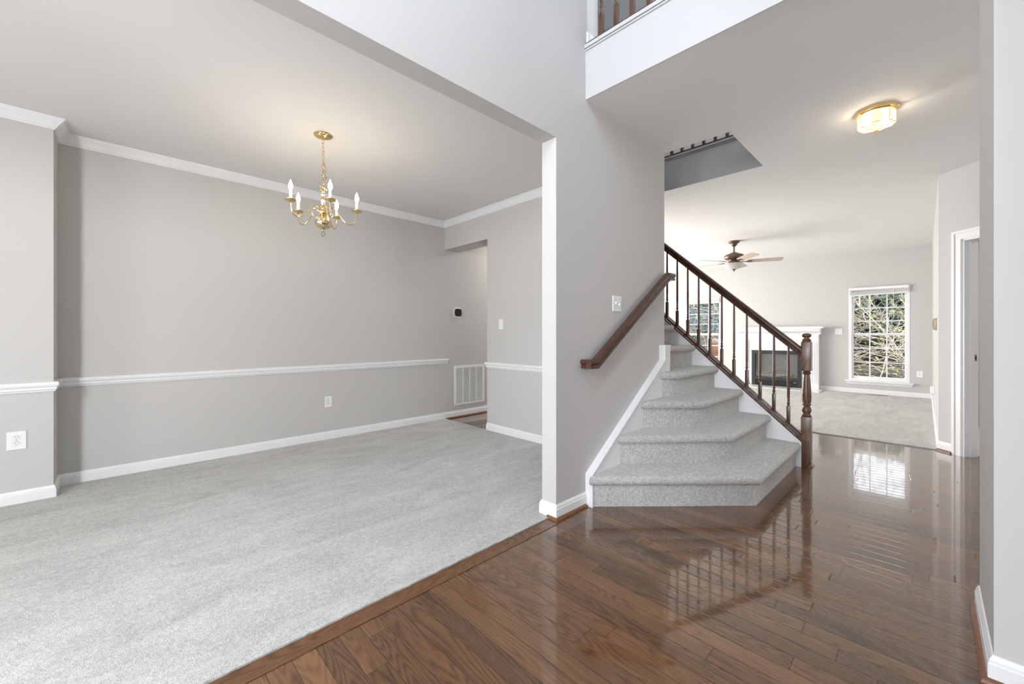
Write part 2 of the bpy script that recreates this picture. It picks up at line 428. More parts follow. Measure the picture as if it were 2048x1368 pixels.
# ---- walls
b = MB()
b.prism([(YJ, 0), (YE, 0), (YE, ZC), (2.364, ZC), (2.364, ZT), (YFR, ZT), (YFR, 0), (-1.95, 0), (-1.95, ZH), (YJ, ZH)], 'X', XA2, XA)
struct(b, 'wall_stair', 'wall')
b = MB(); b.prism([(YD, -.02), (YD, ZC), (YFR, ZC), (YFR, -.02)], 'X', XD-.15, XD1)      # protruding bay pier
b.box(XD-.15, XD, YD, 5.2, -.02, ZC); struct(b, 'wall_left', 'wall')
b = MB(); b.prism([(XO, 0), (XA2, 0), (XA2, ZC), (XD, ZC), (XD, ZO), (XO, ZO)], 'Y', YK, YE-.001)
b.box(-3.9, XO, YK+.12, YE, 0, ZO) if False else None
struct(b, 'wall_dining_back', 'wall')
b = MB(); b.box(XD-.2, 4.2, YFR-.15, YFR, -.1, ZT); struct(b, 'wall_front', 'wall')
b = MB()   # right: stub between the two openings and the header over the nearer one
b.prism([(2.07, 0), (2.6, 0), (2.6, ZT), (YFR, ZT), (YFR, 0), (-1.95, 0), (-1.95, ZH), (2.07, ZH)], 'X', .15, .266)
struct(b, 'wall_right', 'wall')
b = MB(); b.box(.266, 4.1, 2.48, 2.6, 0, ZT); struct(b, 'wall_living_back', 'wall')
b = MB(); b.box(4.0, 4.15, YFR, 7.8, 0, ZT); struct(b, 'wall_living_right', 'wall')
# diagonal wall with the doorway
Q0 = Vector((XR, 5.85)); QD = Vector((.7071, -.7071)); QN = Vector((.7071, .7071))   # QN points behind the wall
def diag(b, s0, s1, t0, t1, z0, z1):
    pts = [Q0+QD*s0+QN*t0, Q0+QD*s1+QN*t0, Q0+QD*s1+QN*t1, Q0+QD*s0+QN*t1]
    b.prism([(p.x, p.y) for p in pts], 'Z', z0, z1); return b
DS0, DS1, DZ = .217, .98, 2.045
b = MB(); diag(b, 0, DS0, 0, .12, 0, ZC); diag(b, DS1, 1.25, 0, .12, 0, ZC); diag(b, DS0, DS1, 0, .12, DZ, ZC)
struct(b, 'wall_diagonal', 'wall')
e = Q0+QD*1.25
b = MB(); b.box(e.x, 4.1, e.y, e.y+.12, 0, ZC); struct(b, 'wall_hall_back', 'wall')
# family room
b = MB(); b.prism([(XR, 5.85), (XR+.13, 5.95), (XR+.13, YFAR), (XR-.022, YFAR)], 'Z', 0, ZC); struct(b, 'wall_family_right', 'wall')
b = MB(); b.box(-6.65, -6.5, YD, YFAR+.15, -.1, ZT); b.box(-6.5, XD-.15, 3.0, 3.15, 0, ZT); struct(b, 'wall_family_left', 'wall')
WIN = [(-1.10, -.235), (-4.325, -3.46)]; WZ0, WZ1 = .255, 2.06
b = MB(); xs = [-6.65, -4.325, -3.46, -1.10, -.235, 3.0]
for i in range(5):
    if i in (1, 3): b.box(xs[i], xs[i+1], YFAR, YFAR+.15, -.1, WZ0); b.box(xs[i], xs[i+1], YFAR, YFAR+.15, WZ1, ZT)
    else: b.box(xs[i], xs[i+1], YFAR, YFAR+.15, -.1, ZT)
struct(b, 'wall_far', 'wall')
b = MB(); b.box(.2, 4.1, 7.6, 7.72, 0, ZC); struct(b, 'wall_powder_back', 'cream')
# closed wall under the stair and beyond the rail
b = MB()
b.prism([(-.765, 0), (-.765, .215), (-2.66, .215+.888*1.895), (-2.66, ZC), (-3.9, ZC), (-3.9, 0)], 'Y', 4.292, 4.38); struct(b, 'wall_under_stair', 'wall')
b = MB(); b.box(-3.98, -3.9, YE, 4.38, 0, ZT); struct(b, 'wall_stair_end', 'wall')
# upstairs walls
b = MB(); b.box(-6.5, -1.65, 2.364, 2.46, ZF2, ZT); b.box(2.9, 3.0, 2.6, YFAR, ZF2, ZT); b.box(-6.5, 3, 6.2, 6.3, ZF2, ZT)
struct(b, 'wall_upstairs', 'wall')
# ---- ceilings
b = MB()
for q in ((-1.08, 4.1, YB, YW), (XA, -1.08, YB, YE), (-6.6, 4.1, YW, YFAR+.1), (-6.6, -3.9, YE, YW), (-6.6, XD, 3.1, YE)):
    b.box(q[0], q[1], q[2], q[3], ZC, ZF2)
struct(b, 'ceiling', 'ceiling')
b = MB(); b.box(-4.75, XA2, YFR, YK+.01, 2.66, ZF2); struct(b, 'ceiling_dining', 'ceiling')
b = MB(); b.box(.266, 4.1, YFR, 2.48, ZC, ZF2); struct(b, 'ceiling_living', 'ceiling')
b = MB(); b.box(-6.6, 4.2, YFR-.1, YFAR+.15, ZT, ZT+.15); struct(b, 'ceiling_upstairs', 'ceiling')

# ---- fascias of the overlook and of the stair well
def fascia(name, y, x0, x1, face):      # face=-1 looks towards -Y, thin skin with cap moulding
    b = MB(); d = -1 if face < 0 else 1
    b.box(x0, x1, min(y, y+d*.006), max(y, y+d*.006), ZC-.001, 3.052)
    b.box(x0, x1, min(y, y+d*.016), max(y, y+d*.016), 3.052, 3.062, .002)
    b.box(x0, x1, min(y, y+d*.022), max(y, y+d*.022), 3.066, 3.090, .003)
    return struct(b, name, 'fascia' if face < 0 and y < 3 else 'wall_gloss_shaded')
fascia('trim_2', YB, XA, .15, -1)
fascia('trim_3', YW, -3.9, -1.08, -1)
b = MB(); b.box(XA, .15, YB, YB+.1, ZF2, 3.088); struct(b, 'trim_4', 'fascia')
b = MB(); b.box(-3.9, -1.08, YW, YW+.1, ZF2, 3.088); struct(b, 'trim_5', 'wall_gloss_shaded')

# ---- baseboards
BP = [(0, 0), (.014, 0), (.014, .066), (.011, .070), (.0105, .079), (.007, .086), (.0045, .092), (0, .093)]
def base(name, path, side, prof=BP):
    b = MB(); b.sweep(path, prof, side); return struct(b, name, 'trim')
base('baseboard_left', [(XD1, YFR), (XD1, YD), (XD, YD), (XD, 4.9)], -1)
base('baseboard_back', [(XO, YE), (XO, YK), (XA2, YK), (XA2, YJ), (XA, YJ), (XA, 2.25)], -1)
base('baseboard_right', [(.15, 2.60), (.15, 2.07), (.266, 2.07)], -1)
e1 = Q0+QD*.134
base('baseboard_hall', [(XR-.022, YFAR), (XR, 5.85), (e1.x, e1.y)], -1)
base('baseboard_far', [(-6.5, YFAR), (-3.0, YFAR)], -1)
base('baseboard_far', [(-1.555, YFAR), (XR-.03, YFAR)], -1)
base('baseboard_upstairs', [(XA, YB+.005), (XA, 2.364), (-1.9, 2.364)], -1, [(0, 3.05), (.014, 3.05), (.014, 3.17), (.008, 3.19), (0, 3.192)])
SP = [(.014, 0), (.030, 0), (.030, .006), (.027, .013), (.021, .018), (.014, .020)]
def shoe(name, path, side):
    b = MB(); b.sweep(path, SP, side); return struct(b, name, 'shoe')
shoe('trim_6', [(-1.665, YJ), (XA, YJ), (XA, 2.235)], -1)
shoe('trim_7', [(.15, 2.585), (.15, 2.07), (.266, 2.07)], -1)
q = Q0-QD*.0
shoe('trim_8', [(XR+.002, 5.85), (e1.x, e1.y)], -1)
shoe('trim_9', [(XD, YK+.01), (XD, 4.9)], -1)
# ---- chair rail
CRP = [(0, .752), (.008, .752), (.011, .762), (.017, .768), (.017, .782), (.024, .790), (.027, .800), (.027, .811), (.022, .818), (0, .820)]
b = MB(); b.sweep([(XD1, YFR), (XD1, YD), (XD, YD), (XD, 3.215)], CRP, -1); struct(b, 'trim_10', 'trim')
b = MB(); b.sweep([(XO, YK+.04), (XO, YK), (XA2, YK)], CRP, -1); struct(b, 'trim_11', 'trim')
# ---- crown
CP = [(0, -.072), (.008, -.072), (.009, -.064), (.015, -.060), (.024, -.046), (.040, -.026), (.050, -.017), (.052, -.010), (.060, -.008), (.062, 0), (0, 0)]
CP = [(o, 2.66+z) for o, z in CP]
b = MB(); b.sweep([(XD1, YFR), (XD1, YD), (XD, YD), (XD, YK), (XA2, YK), (XA2, -2.4)], CP, -1); struct(b, 'trim_12', 'trim')

# ---- door casing and jamb in the diagonal wall
b = MB()
for s0, s1, z0, z1 in ((.134, DS0, 0, DZ+.083), (DS1, DS1+.083, 0, DZ+.083), (DS0, DS1, DZ, DZ+.083)):
    diag(b, s0, s1, -.012, 0, z0, z1)
for s0, s1, z0, z1 in ((.135, .158, 0, DZ+.0825), (DS1+.059, DS1+.082, 0, DZ+.0825), (.1582, DS1+.0588, DZ+.059, DZ+.0825)):
    diag(b, s0, s1, -.019, -.012, z0, z1)
for s0, s1, z0, z1 in ((DS0-.012, DS0-.005, 0, DZ), (DS1+.005, DS1+.012, 0, DZ)):
    diag(b, s0, s1, -.015, -.012, z0, z1)
struct(b, 'trim_13', 'trim')
b = MB()
diag(b, DS0, DS0+.018, -.004, .125, 0, DZ); diag(b, DS1-.018, DS1, -.004, .125, 0, DZ); diag(b, DS0, DS1, -.004, .125, DZ-.018, DZ)
diag(b, DS0+.018, DS0+.029, .045, .08, 0, DZ-.018); diag(b, DS1-.029, DS1-.018, .045, .08, 0, DZ-.018)
dj = struct(b, 'door_1', 'trim')
b = MB(); diag(b, DS0+.018, DS0+.0195, .085, .112, .90, .96); build(b, 'strike_plate', 'nickel', dj)
b = MB(); diag(b, DS0+.019, DS0+.0202, .092, .104, .918, .942); build(b, 'latch_hole', 'dark', dj)

# ================================================================== windows
def window(name, x0, x1, blinds):
    y = YFAR
    b = MB()   # vinyl frame filling the opening
    b.box(x0+.0005, x0+.045, y-.004, y+.12, WZ0+.003, WZ1); b.box(x1-.045, x1-.0005, y-.004, y+.12, WZ0+.003, WZ1)
    b.box(x0+.0452, x1-.0452, y-.004, y+.12, WZ1-.05, WZ1); b.box(x0+.0452, x1-.0452, y-.004, y+.12, WZ0+.003, WZ0+.03)
    fr = struct(b, name, 'trim')
    b = MB(); b.box(x0-.05, x1+.05, y-.07, y, WZ0-.022, WZ0+.002, .004); b.box(x0-.035, x1+.035, y-.014, y, WZ0-.075, WZ0-.022, .003)
    build(b, 'window_sill', 'trim', fr)
    zm = 1.147
    for nm_, z0, z1, yy in (('lower_sash', WZ0+.03, zm+.028, y+.03), ('upper_sash', zm-.022, WZ1-.05, y+.07)):
        b = MB(); xa, xb = x0+.045, x1-.045; t = .026
        bt = .052 if nm_ == 'lower_sash' else t
        tt = t if nm_ == 'lower_sash' else .10
        b.box(xa, xa+t, yy, yy+.035, z0, z1); b.box(xb-t, xb, yy, yy+.035, z0, z1)
        b.box(xa+t, xb-t, yy, yy+.035, z0, z0+bt); b.box(xa+t, xb-t, yy, yy+.035, z1-tt, z1)
        s_ = build(b, nm_, 'trim', fr)
        gx0, gx1, gz0, gz1 = xa+t, xb-t, z0+bt, z1-tt
        b = MB(); b.box(gx0, gx1, yy+.015, yy+.019, gz0, gz1); build(b, 'window_pane', 'pane', s_)
        b = MB()
        for k in (1, 2):
            xx = gx0+(gx1-gx0)*k/3; zz = gz0+(gz1-gz0)*k/3
            b.box(xx-.009, xx+.009, yy+.006, yy+.014, gz0, gz1); b.box(gx0, gx1, yy+.005, yy+.0135, zz-.008, zz+.008)
        build(b, 'grille_bars', 'trim', s_)
    return fr
window('window_1', *WIN[0], True)
window('window_2', *WIN[1], False)
# raised blind, hanging a little crooked in the right-hand window
bl = thing('window_blind', 'white horizontal blind drawn right up and hanging crooked over the window right of the fireplace', 'blind', (-.67, YFAR, 1.97))
b = MB(); b.box(-1.085, -.25, YFAR-.055, YFAR-.006, 2.005, 2.055, .004); build(b, 'head_rail', 'trim', bl)
for k in range(9):
    b = MB(); z = 1.998-k*.0075; sl = .022 if k > 1 else .01
    b.prism([(-1.08, z-sl), (-.255, z+.004), (-.255, z+.008), (-1.08, z-sl+.004)], 'Y', YFAR-.052, YFAR-.006); build(b, 'slat', 'plastic', bl)
b = MB(); b.prism([(-1.085, 1.888), (-.25, 1.922), (-.25, 1.94), (-1.085, 1.908)], 'Y', YFAR-.055, YFAR-.006); build(b, 'bottom_rail', 'trim', bl)
b = MB(); b.tube([(-.45, YFAR-.06, 1.99), (-.45, YFAR-.062, 1.45)], .003, 6); build(b, 'tilt_wand', 'plastic', bl)
bl = thing('window_blind', 'white horizontal blind raised to the top of the window behind the stair balusters', 'blind', (-3.89, YFAR, 1.97))
b = MB(); b.box(-4.31, -3.475, YFAR-.055, YFAR-.006, 2.005, 2.055, .004); build(b, 'head_rail', 'trim', bl)
for k in range(9):
    b = MB(); z = 1.996-k*.0085; b.box(-4.305, -3.48, YFAR-.052, YFAR-.006, z, z+.004); build(b, 'slat', 'plastic', bl)
b = MB(); b.box(-4.31, -3.475, YFAR-.055, YFAR-.006, 1.905, 1.923, .003); build(b, 'bottom_rail', 'trim', bl)

# ================================================================== staircase
ST = thing('staircase', 'grey carpeted staircase with angled lower steps between white skirt boards', 'stairs', (-1.2, 3.7, 0))
RH = .208
fronts = [[(-1.559, 2.264), (-.805, 3.062), (-.805, 4.245)],
          [(-1.559, 2.621), (-1.030, 3.225), (-1.030, 4.245)],
          [(-1.559, 2.961), (-1.258, 3.305), (-1.258, 4.245)],
          [(-1.559, 3.283), (-1.479, 3.375), (-1.479, 4.245)]]
for k in range(4, 15):
    x = -1.699-.22*(k-4); fronts.append([(x, 3.425), (x, 4.245)])
def offs(path, d):
    P = [Vector(p) for p in path]; out = []
    for i in range(len(P)):
        d0 = (P[i]-P[i-1]).normalized() if i else (P[1]-P[0]).normalized()
        d1 = (P[i+1]-P[i]).normalized() if i < len(P)-1 else (P[-1]-P[-2]).normalized()
        n0 = Vector((d0.y, -d0.x)); n1 = Vector((d1.y, -d1.x)); m_ = (n0+n1)/(1+n0.dot(n1))
        out.append(P[i]+m_*d)
    return out
for k, fr in enumerate(fronts[:13]):
    zt = RH*(k+1); zb = max(0, RH*k-.03) if k else 0.001
    back = [(-2.2 if k < 4 else max(-3.895, fr[0][0]-.5), 4.245), (-2.2 if k < 4 else max(-3.895, fr[0][0]-.5), 3.425)]
    if k < 4: back = [(-2.2, 4.245), (-2.2, 3.425), (-1.559, 3.425)]
    # riser body
    b = MB(); pts = [tuple(p) for p in fr]+back; b.prism(pts, 'Z', zb, zt-.02)
    # tread with rolled nosing: profile swept round the front edge
    nose = offs(fr, .038)
    if k < 4: nose[0].x = -1.559; nose[0].y = fr[0][1]-.038*1.05
    else: nose[0].y = 3.425
    nose[-1].y = 4.245
    prof = []
    r = .031
    for i in range(9):
        a = PI/2-PI*i/8; prof.append((r*math.cos(a)-r, zt-r+r*math.sin(a)))
    inner = []
    rings = []
    for t_, z_ in prof:
        ring = offs(fr, .038+t_)
        ring[0] = Vector((nose[0].x, fr[0][1]-(.038+t_)*1.05)) if k < 4 else Vector((fr[0][0]+.038+t_, 3.425))
        ring[-1].y = 4.245
        rings.append([b.bm.verts.new((p.x, p.y, z_)) for p in ring])
    for A, B in zip(rings, rings[1:]):
        for i in range(len(A)-1): b.bm.faces.new((A[i], A[i+1], B[i+1], B[i]))
    topv = [b.bm.verts.new((p[0], p[1], zt)) for p in back]; b.bm.faces.new(rings[0]+topv)
    botv = [b.bm.verts.new((p[0], p[1], zt-2*r)) for p in back]; b.bm.faces.new((rings[-1]+botv)[::-1])
    # end cheeks
    b.bm.faces.new([R[0] for R in rings]+[botv[-1], topv[-1]]) ; b.bm.faces.new([R[-1] for R in rings][::-1]+[topv[0], botv[0]])
    build(b, 'carpeted_step', 'carpet_stair', ST, True, 50)
# wall skirt board with capped edge
def sline(y): return .219+(y-2.25)*.668
b = MB()
b.prism([(2.253, 0), (2.253, .213), (3.321, sline(3.321)-.003), (3.321, 1.055), (3.424, 1.056), (3.424, 0)], 'X', XA, XA+.047)
b.box(XA2, XA+.046, YE+.0045, YE+.014, 0, 1.054) 
build(b, 'wall_skirt_board', 'trim', ST)
b = MB()   # moulding that frames the skirt board
def cap_poly(w0, w1, x0, x1):
    def line(w_): return [(2.25+w_, 0.0), (2.25+w_, .215-w_*.45), (3.318+w_, sline(3.318)-w_*.45), (3.318+w_, 1.058-w_), (3.4265, 1.058-w_)]
    A_, B_ = line(w0), line(w1)
    for (p0, p1, q1, q0) in zip(A_, A_[1:], B_[1:], B_):
        if (Vector(p1)-Vector(p0)).length < 1e-4: continue
        b.prism([p0, p1, q1, q0], 'X', x0, x1)
cap_poly(0, .040, XA+.001, XA+.050); cap_poly(.0012, .014, XA+.020, XA+.057); cap_poly(.026, .0388, XA+.020, XA+.054)
build(b, 'skirt_cap_moulding', 'trim', ST)
# stringer on the open side
SL = .888
def zs(x): return .222+SL*(-.775-x)
b = MB(); b.prism([(-.775, 0), (-.775, .222), (-3.6, zs(-3.6)), (-3.6, 0)], 'Y', 4.243, 4.291); build(b, 'open_skirt_board', 'trim', ST)
b = MB()
b.prism([(-.763, 0), (-.763, .212), (-.775, .224), (-3.55, zs(-3.55)+.002), (-3.55, zs(-3.55)-.014), (-.783, .212), (-.775, .204), (-.775, 0)], 'Y', 4.238, 4.296)
build(b, 'skirt_edge_bead', 'trim', ST)

# ---- railing on the open side
RL = thing('stair_railing', 'dark stained railing with newel post along the open side of the carpeted stairs', 'railing', (-.745, 4.335, 0))
NX, NY = -.7455, 4.337
h_ = .036
b = MB()
b.box(NX-h_, NX+h_, NY-h_, NY+h_, 0, .428, .004); b.box(NX-h_, NX+h_, NY-h_, NY+h_, .828, 1.087, .008)
b.lathe([(.026, .425), (.034, .432), (.036, .440), (.030, .448), (.026, .455), (.033, .470), (.036, .485), (.034, .500), (.026, .515), (.023, .522),
         (.033, .528), (.035, .534), (.030, .540), (.029, .546), (.034, .560), (.0355, .60), (.033, .66), (.028, .73), (.0235, .79), (.0225, .797), (.031, .804), (.034, .812), (.030, .818), (.024, .824), (.026, .830)], NX, NY, 28)
b.lathe([(.028, 1.085), (.033, 1.092), (.034, 1.100), (.028, 1.107), (.020, 1.113), (.020, 1.120), (.030, 1.127), (.036, 1.137), (.034, 1.148), (.022, 1.157), (0, 1.160)], NX, NY, 28)
build(b, 'newel_post', 'stain_newel', RL, True, 35)
b = MB(); b.prism([(-.765, 0), (-.72, 0), (-.72, .225), (-.765, .225)], 'Y', 4.236, 4.302); build(b, 'newel_side_strip', 'stain_z', RL)
b = MB(); b.sweep([(NX-h_+.0, NY-h_), (NX+h_, NY-h_), (NX+h_, NY+h_)], [(0, 0), (.016, 0), (.016, .006), (.012, .014), (0, .018)], -1); build(b, 'newel_shoe_moulding', 'shoe', RL)
# shoe rail on the stringer
b = MB()
def slab(y0, y1, up0, up1, x0, x1):
    b.prism([(x0, zs(x0)+up0), (x0, zs(x0)+up1), (x1, zs(x1)+up1), (x1, zs(x1)+up0)], 'Y', y0, y1)
slab(4.232, 4.425, .004, .020, -.765, -2.655); slab(4.292, 4.312, .020, .032, -.78, -2.655); slab(4.352, 4.372, .020, .032, -.78, -2.655)
build(b, 'shoe_rail', 'stain_x', RL)
# fillets between balusters and little screw plugs
BX = [-.880-.1126*i for i in range(16)]
for i in range(1, 16):
    xa, xb = BX[i-1]-.020, BX[i]+.020
    b = MB(); b.prism([(xa, zs(xa)+.020), (xa, zs(xa)+.029), (xb, zs(xb)+.029), (xb, zs(xb)+.020)], 'Y', 4.313, 4.351)
    build(b, 'shoe_fillet', 'stain_x', RL)
# handrail
def zr(x): return 1.047+.9*(-.792-x)
def rail_sec(path_dir, w=.030, hgt=.066):
    d = Vector(path_dir).normalized(); side = d.cross(Vector((0, 0, 1))).normalized(); up = side.cross(d).normalized()
    prof = [(-.022, -hgt), (.022, -hgt), (.024, -.046), (.018, -.040), (.019, -.034), (w, -.024), (w, -.012), (.024, -.003), (.010, 0), (-.010, 0), (-.024, -.003), (-w, -.012), (-w, -.024), (-.019, -.034), (-.018, -.040), (-.024, -.046)]
    return [side*a+up*c for a, c in prof]
xe = -2.655; d = (-1, 0, .9)
sec = rail_sec(d)
b = MB(); b.extrude3([(-.737, NY, zr(-.737)), (xe, NY, zr(xe))], [[o+Vector((0, 0, 0)) for o in sec]]*2)
build(b, 'handrail', 'stain_x', RL, True, 30)
def baluster_mb(x, y, z0, z1, s=.0135, blk=.170):
    b = MB(); z = z0
    b.box(x-s, x+s, y-s, y+s, z0-.03, z0+blk, .003)
    t = z0+blk
    b.lathe([(.0125, t-.004), (.009, t+.004), (.0085, t+.012), (.0125, t+.020), (.0135, t+.028), (.0095, t+.036), (.0085, t+.042), (.012, t+.048), (.012, t+.054), (.009, t+.060),
             (.0105, t+.075), (.0118, t+.12), (.0112, t+.28), (.0085, z1)], x, y, 12)
    return b
proto = build(baluster_mb(BX[0], NY, zs(BX[0])+.020, zr(BX[0])-.055), 'baluster', 'stain_z', RL, True, 35)
for i in range(1, 16):
    dx = BX[i]-BX[0]; copy_child(proto, RL, (dx, 0, -SL*dx))
# ---- wall handrail
WR = thing('wall_handrail', 'dark stained wooden handrail fixed to the wall beside the light switch above the stairs', 'handrail', (XA, 2.2, .95))
xr = XA+.065
P_ = [(xr, 2.195, .985), (xr, 2.262, .985), (xr, 3.335, 1.672), (xr, 3.44, 1.672)]
def wsec(dirv): return rail_sec(dirv, .029, .060)
s0 = wsec((0, 1, 0)); s1 = wsec((0, 1, .64))
def plumb(secv, k=1.0): return secv
mit = [Vector((a.x, 0, 0))+Vector((0, -c.z*.32, c.z*1.04)) for a, c in zip(s0, s0)]
b = MB(); b.extrude3(P_, [s0, mit, mit, s0])
b.extrude3([(XA+.001, 2.222, .985), (xr, 2.222, .985)], [wsec((1, 0, 0))]*2)
build(b, 'rail', 'stain_y', WR, True, 30)
for y_ in (2.45, 2.95, 3.24):
    z_ = .985+(y_-2.262)*.64-.066
    b = MB(); b.tube([(XA+.004, y_, z_-.045), (XA+.035, y_, z_-.045), (XA+.058, y_, z_-.030), (xr, y_, z_-.004)], .005, 8)
    b.tube([(XA+.0005, y_, z_-.045), (XA+.006, y_, z_-.045)], .02, 14); build(b, 'bracket', 'nickel', WR, True)

# ---- overlook railing upstairs
OR = thing('overlook_railing', 'dark stained baluster railing on the white upstairs overlook edge at the top', 'railing', (-.7, YB+.03, 3.088))
oy = YB+.028
b = MB(); b.box(XA+.003, .148, YB-.012, YB+.085, 3.089, 3.104, .003); b.box(XA+.003, .148, oy-.026, oy+.026, 3.104, 3.118, .003); build(b, 'base_rail', 'stain_x', OR)
b = MB(); b.extrude3([(XA+.003, oy, 4.02), (.148, oy, 4.02)], [rail_sec((1, 0, 0))]*2); build(b, 'handrail', 'stain_x', OR, True, 30)
po = build(baluster_mb(-1.505, oy, 3.138, 3.965, .0138, .128), 'baluster', 'stain_z', OR, True, 35)
for i in range(1, 15): copy_child(po, OR, (i*.1125, 0, 0))
# ---- railing round the stair well upstairs
WL = thing('stairwell_railing', 'dark baluster railing seen up through the stair opening in the ceiling', 'railing', (-2.4, YW+.03, 3.088))
wy = YW+.028
b = MB(); b.box(-3.9, -1.0, YW-.012, YW+.085, 3.089, 3.104, .003); b.box(-3.9, -1.0, wy-.026, wy+.026, 3.104, 3.116, .003); build(b, 'base_rail', 'stain_x', WL)
b = MB(); b.extrude3([(-3.9, wy, 4.02), (-1.0, wy, 4.02)], [rail_sec((1, 0, 0))]*2); build(b, 'handrail', 'stain_x', WL, True, 30)
pw = build(baluster_mb(-1.172, wy, 3.138, 3.965, .0138, .14), 'baluster', 'stain_z', WL, True, 35)
for i in range(1, 23): copy_child(pw, WL, (-i*.1128, 0, 0))

# ================================================================== chandelier
HX, HY = -3.34, 1.16
CH = thing('chandelier', 'polished brass five arm candle chandelier hanging lit from the dining room ceiling', 'chandelier', (HX, HY, ZC))
b = MB(); b.lathe([(.068, ZC), (.070, ZC-.006), (.066, ZC-.012), (.050, ZC-.020), (.025, ZC-.027), (.010, ZC-.031), (.008, ZC-.040), (0, ZC-.041)], HX, HY, 32); build(b, 'canopy', 'brass', CH, True)
z = ZC-.050; k = 0
def link(cz, ang, L=.019, Wd=.0095, cx=0, cy=0, r=.0019, lean=0):
    b = MB(); pts = []
    for i in range(16):
        a = 2*PI*i/16; u_ = Wd*math.cos(a); v_ = L*math.sin(a)
        pts.append((HX+cx+u_*math.cos(ang)+lean*v_, HY+cy+u_*math.sin(ang), cz+v_))
    b.tube(pts, r, 6, True); build(b, 'chain_link', 'brass', CH, True)
while z > 2.345:
    link(z, PI/4+(k % 2)*PI/2); z -= .0325; k += 1
for i in range(5):   # spare length of chain looped back and hanging beside
    link(2.50-i*.026, PI/4+((i+1) % 2)*PI/2, .017, .009, .008*math.cos(YAW)+.004*i*.7, .008*math.sin(YAW)+.004*i*.7, .0019, .12)
b = MB(); b.tube([(HX, HY, 2.69), (HX+.006, HY+.005, 2.60), (HX-.004, HY+.006, 2.52), (HX+.014, HY+.015, 2.45), (HX+.008, HY+.01, 2.40), (HX, HY, 2.33)], .0016, 6); build(b, 'supply_wire', 'brass_pale', CH, True)
b = MB(); b.lathe([(0, 2.335), (.005, 2.333), (.006, 2.318), (.014, 2.313), (.013, 2.303), (.006, 2.298), (.010, 2.288), (.012, 2.280), (.008, 2.270), (.013, 2.262), (.014, 2.255), (.008, 2.247),
     (.010, 2.238), (.014, 2.215), (.011, 2.185), (.009, 2.172), (.016, 2.165), (.018, 2.157), (.010, 2.150), (.011, 2.140), (.016, 2.135), (.030, 2.128), (.036, 2.115), (.033, 2.100), (.020, 2.088), (.008, 2.080), (.009, 2.07), (0, 2.069)], HX, HY, 28); build(b, 'column', 'brass', CH, True, 50)
b = MB()     # small crown of leaves near the top of the column
for i in range(5):
    a = 2*PI*i/5+.3; c_, s_ = math.cos(a), math.sin(a)
    b.tube([(HX+c_*.010, HY+s_*.010, 2.292), (HX+c_*.024, HY+s_*.024, 2.298), (HX+c_*.032, HY+s_*.032, 2.308), (HX+c_*.034, HY+s_*.034, 2.318)], .0032, 6, taper=.3)
b.tube([(HX, HY, 2.325), (HX-.008, HY-.004, 2.338), (HX, HY, 2.35), (HX+.008, HY+.004, 2.338)], .002, 6, True)
build(b, 'leaf_crown', 'brass', CH, True)
b = MB(); b.lathe([(0, 2.088), (.010, 2.088), (.020, 2.084), (.044, 2.074), (.060, 2.055), (.066, 2.035), (.062, 2.015), (.048, 1.997), (.028, 1.986), (.012, 1.982), (.007, 1.975), (.009, 1.968), (0, 1.966)], HX, HY, 36); build(b, 'ball', 'brass_pale', CH, True, 60)
b = MB(); pts = [(HX+.012*math.cos(a)*math.cos(YAW), HY+.012*math.cos(a)*math.sin(YAW), 1.946+.021*math.sin(a)) for a in [2*PI*i/20 for i in range(20)]]
b.tube(pts, .0022, 6, True); build(b, 'pull_ring', 'bronze', CH, True)
def catmull(P, n=8):
    P = [Vector(p) for p in P]; Q = [P[0]*2-P[1]]+P+[P[-1]*2-P[-2]]; out = []
    for i in range(1, len(Q)-2):
        for j in range(n):
            t = j/n; a, b_, c_, d_ = Q[i-1], Q[i], Q[i+1], Q[i+2]
            out.append(.5*((2*b_)+(c_-a)*t+(2*a-5*b_+4*c_-d_)*t*t+(3*b_-a-3*c_+d_)*t**3))
    out.append(P[-1]); return out
arm_p = [(.020, 2.118), (.045, 2.150), (.072, 2.160), (.098, 2.140), (.128, 2.092), (.165, 2.050), (.205, 2.036), (.238, 2.058), (.250, 2.095), (.250, 2.136)]
for i in range(5):
    a = YAW+math.radians(18+72*i); c_, s_ = math.cos(a), math.sin(a)
    b = MB(); b.tube(catmull([(HX+r_*c_, HY+r_*s_, z_) for r_, z_ in arm_p], 5), .0042, 8); arm = build(b, 'arm', 'brass', CH, True)
    ax, ay = HX+.25*c_, HY+.25*s_
    b = MB(); b.lathe([(.006, 2.128), (.009, 2.134), (.018, 2.137), (.036, 2.142), (.042, 2.149), (.0425, 2.151), (.038, 2.147), (.018, 2.142), (.012, 2.150), (.012, 2.153), (0, 2.153)], ax, ay, 28); build(b, 'drip_pan', 'brass', CH, True, 50)
    b = MB(); b.lathe([(0, 2.150), (.0105, 2.150), (.0105, 2.216), (.008, 2.219), (0, 2.219)], ax, ay, 16); build(b, 'candle_sleeve', 'candle', CH, True)
    b = MB(); b.lathe([(.006, 2.217), (.008, 2.222), (.0135, 2.236), (.0155, 2.250), (.013, 2.266), (.007, 2.282), (.003, 2.294), (0, 2.301)], ax, ay, 16); build(b, 'flame_bulb', 'flame', CH, True, 80)
    b = MB(); a2 = a+math.radians(36); c_, s_ = math.cos(a2), math.sin(a2)   # scroll between arms
    b.tube(catmull([(HX+r_*c_, HY+r_*s_, z_) for r_, z_ in [(.025, 2.112), (.045, 2.136), (.066, 2.136), (.078, 2.112), (.070, 2.088), (.056, 2.086), (.052, 2.100)]], 5), .0026, 6); build(b, 'scroll', 'brass_pale', CH, True)

CH.location = (-3.193, 1.109, 2.66); CH.scale = (.956, .956, .956)
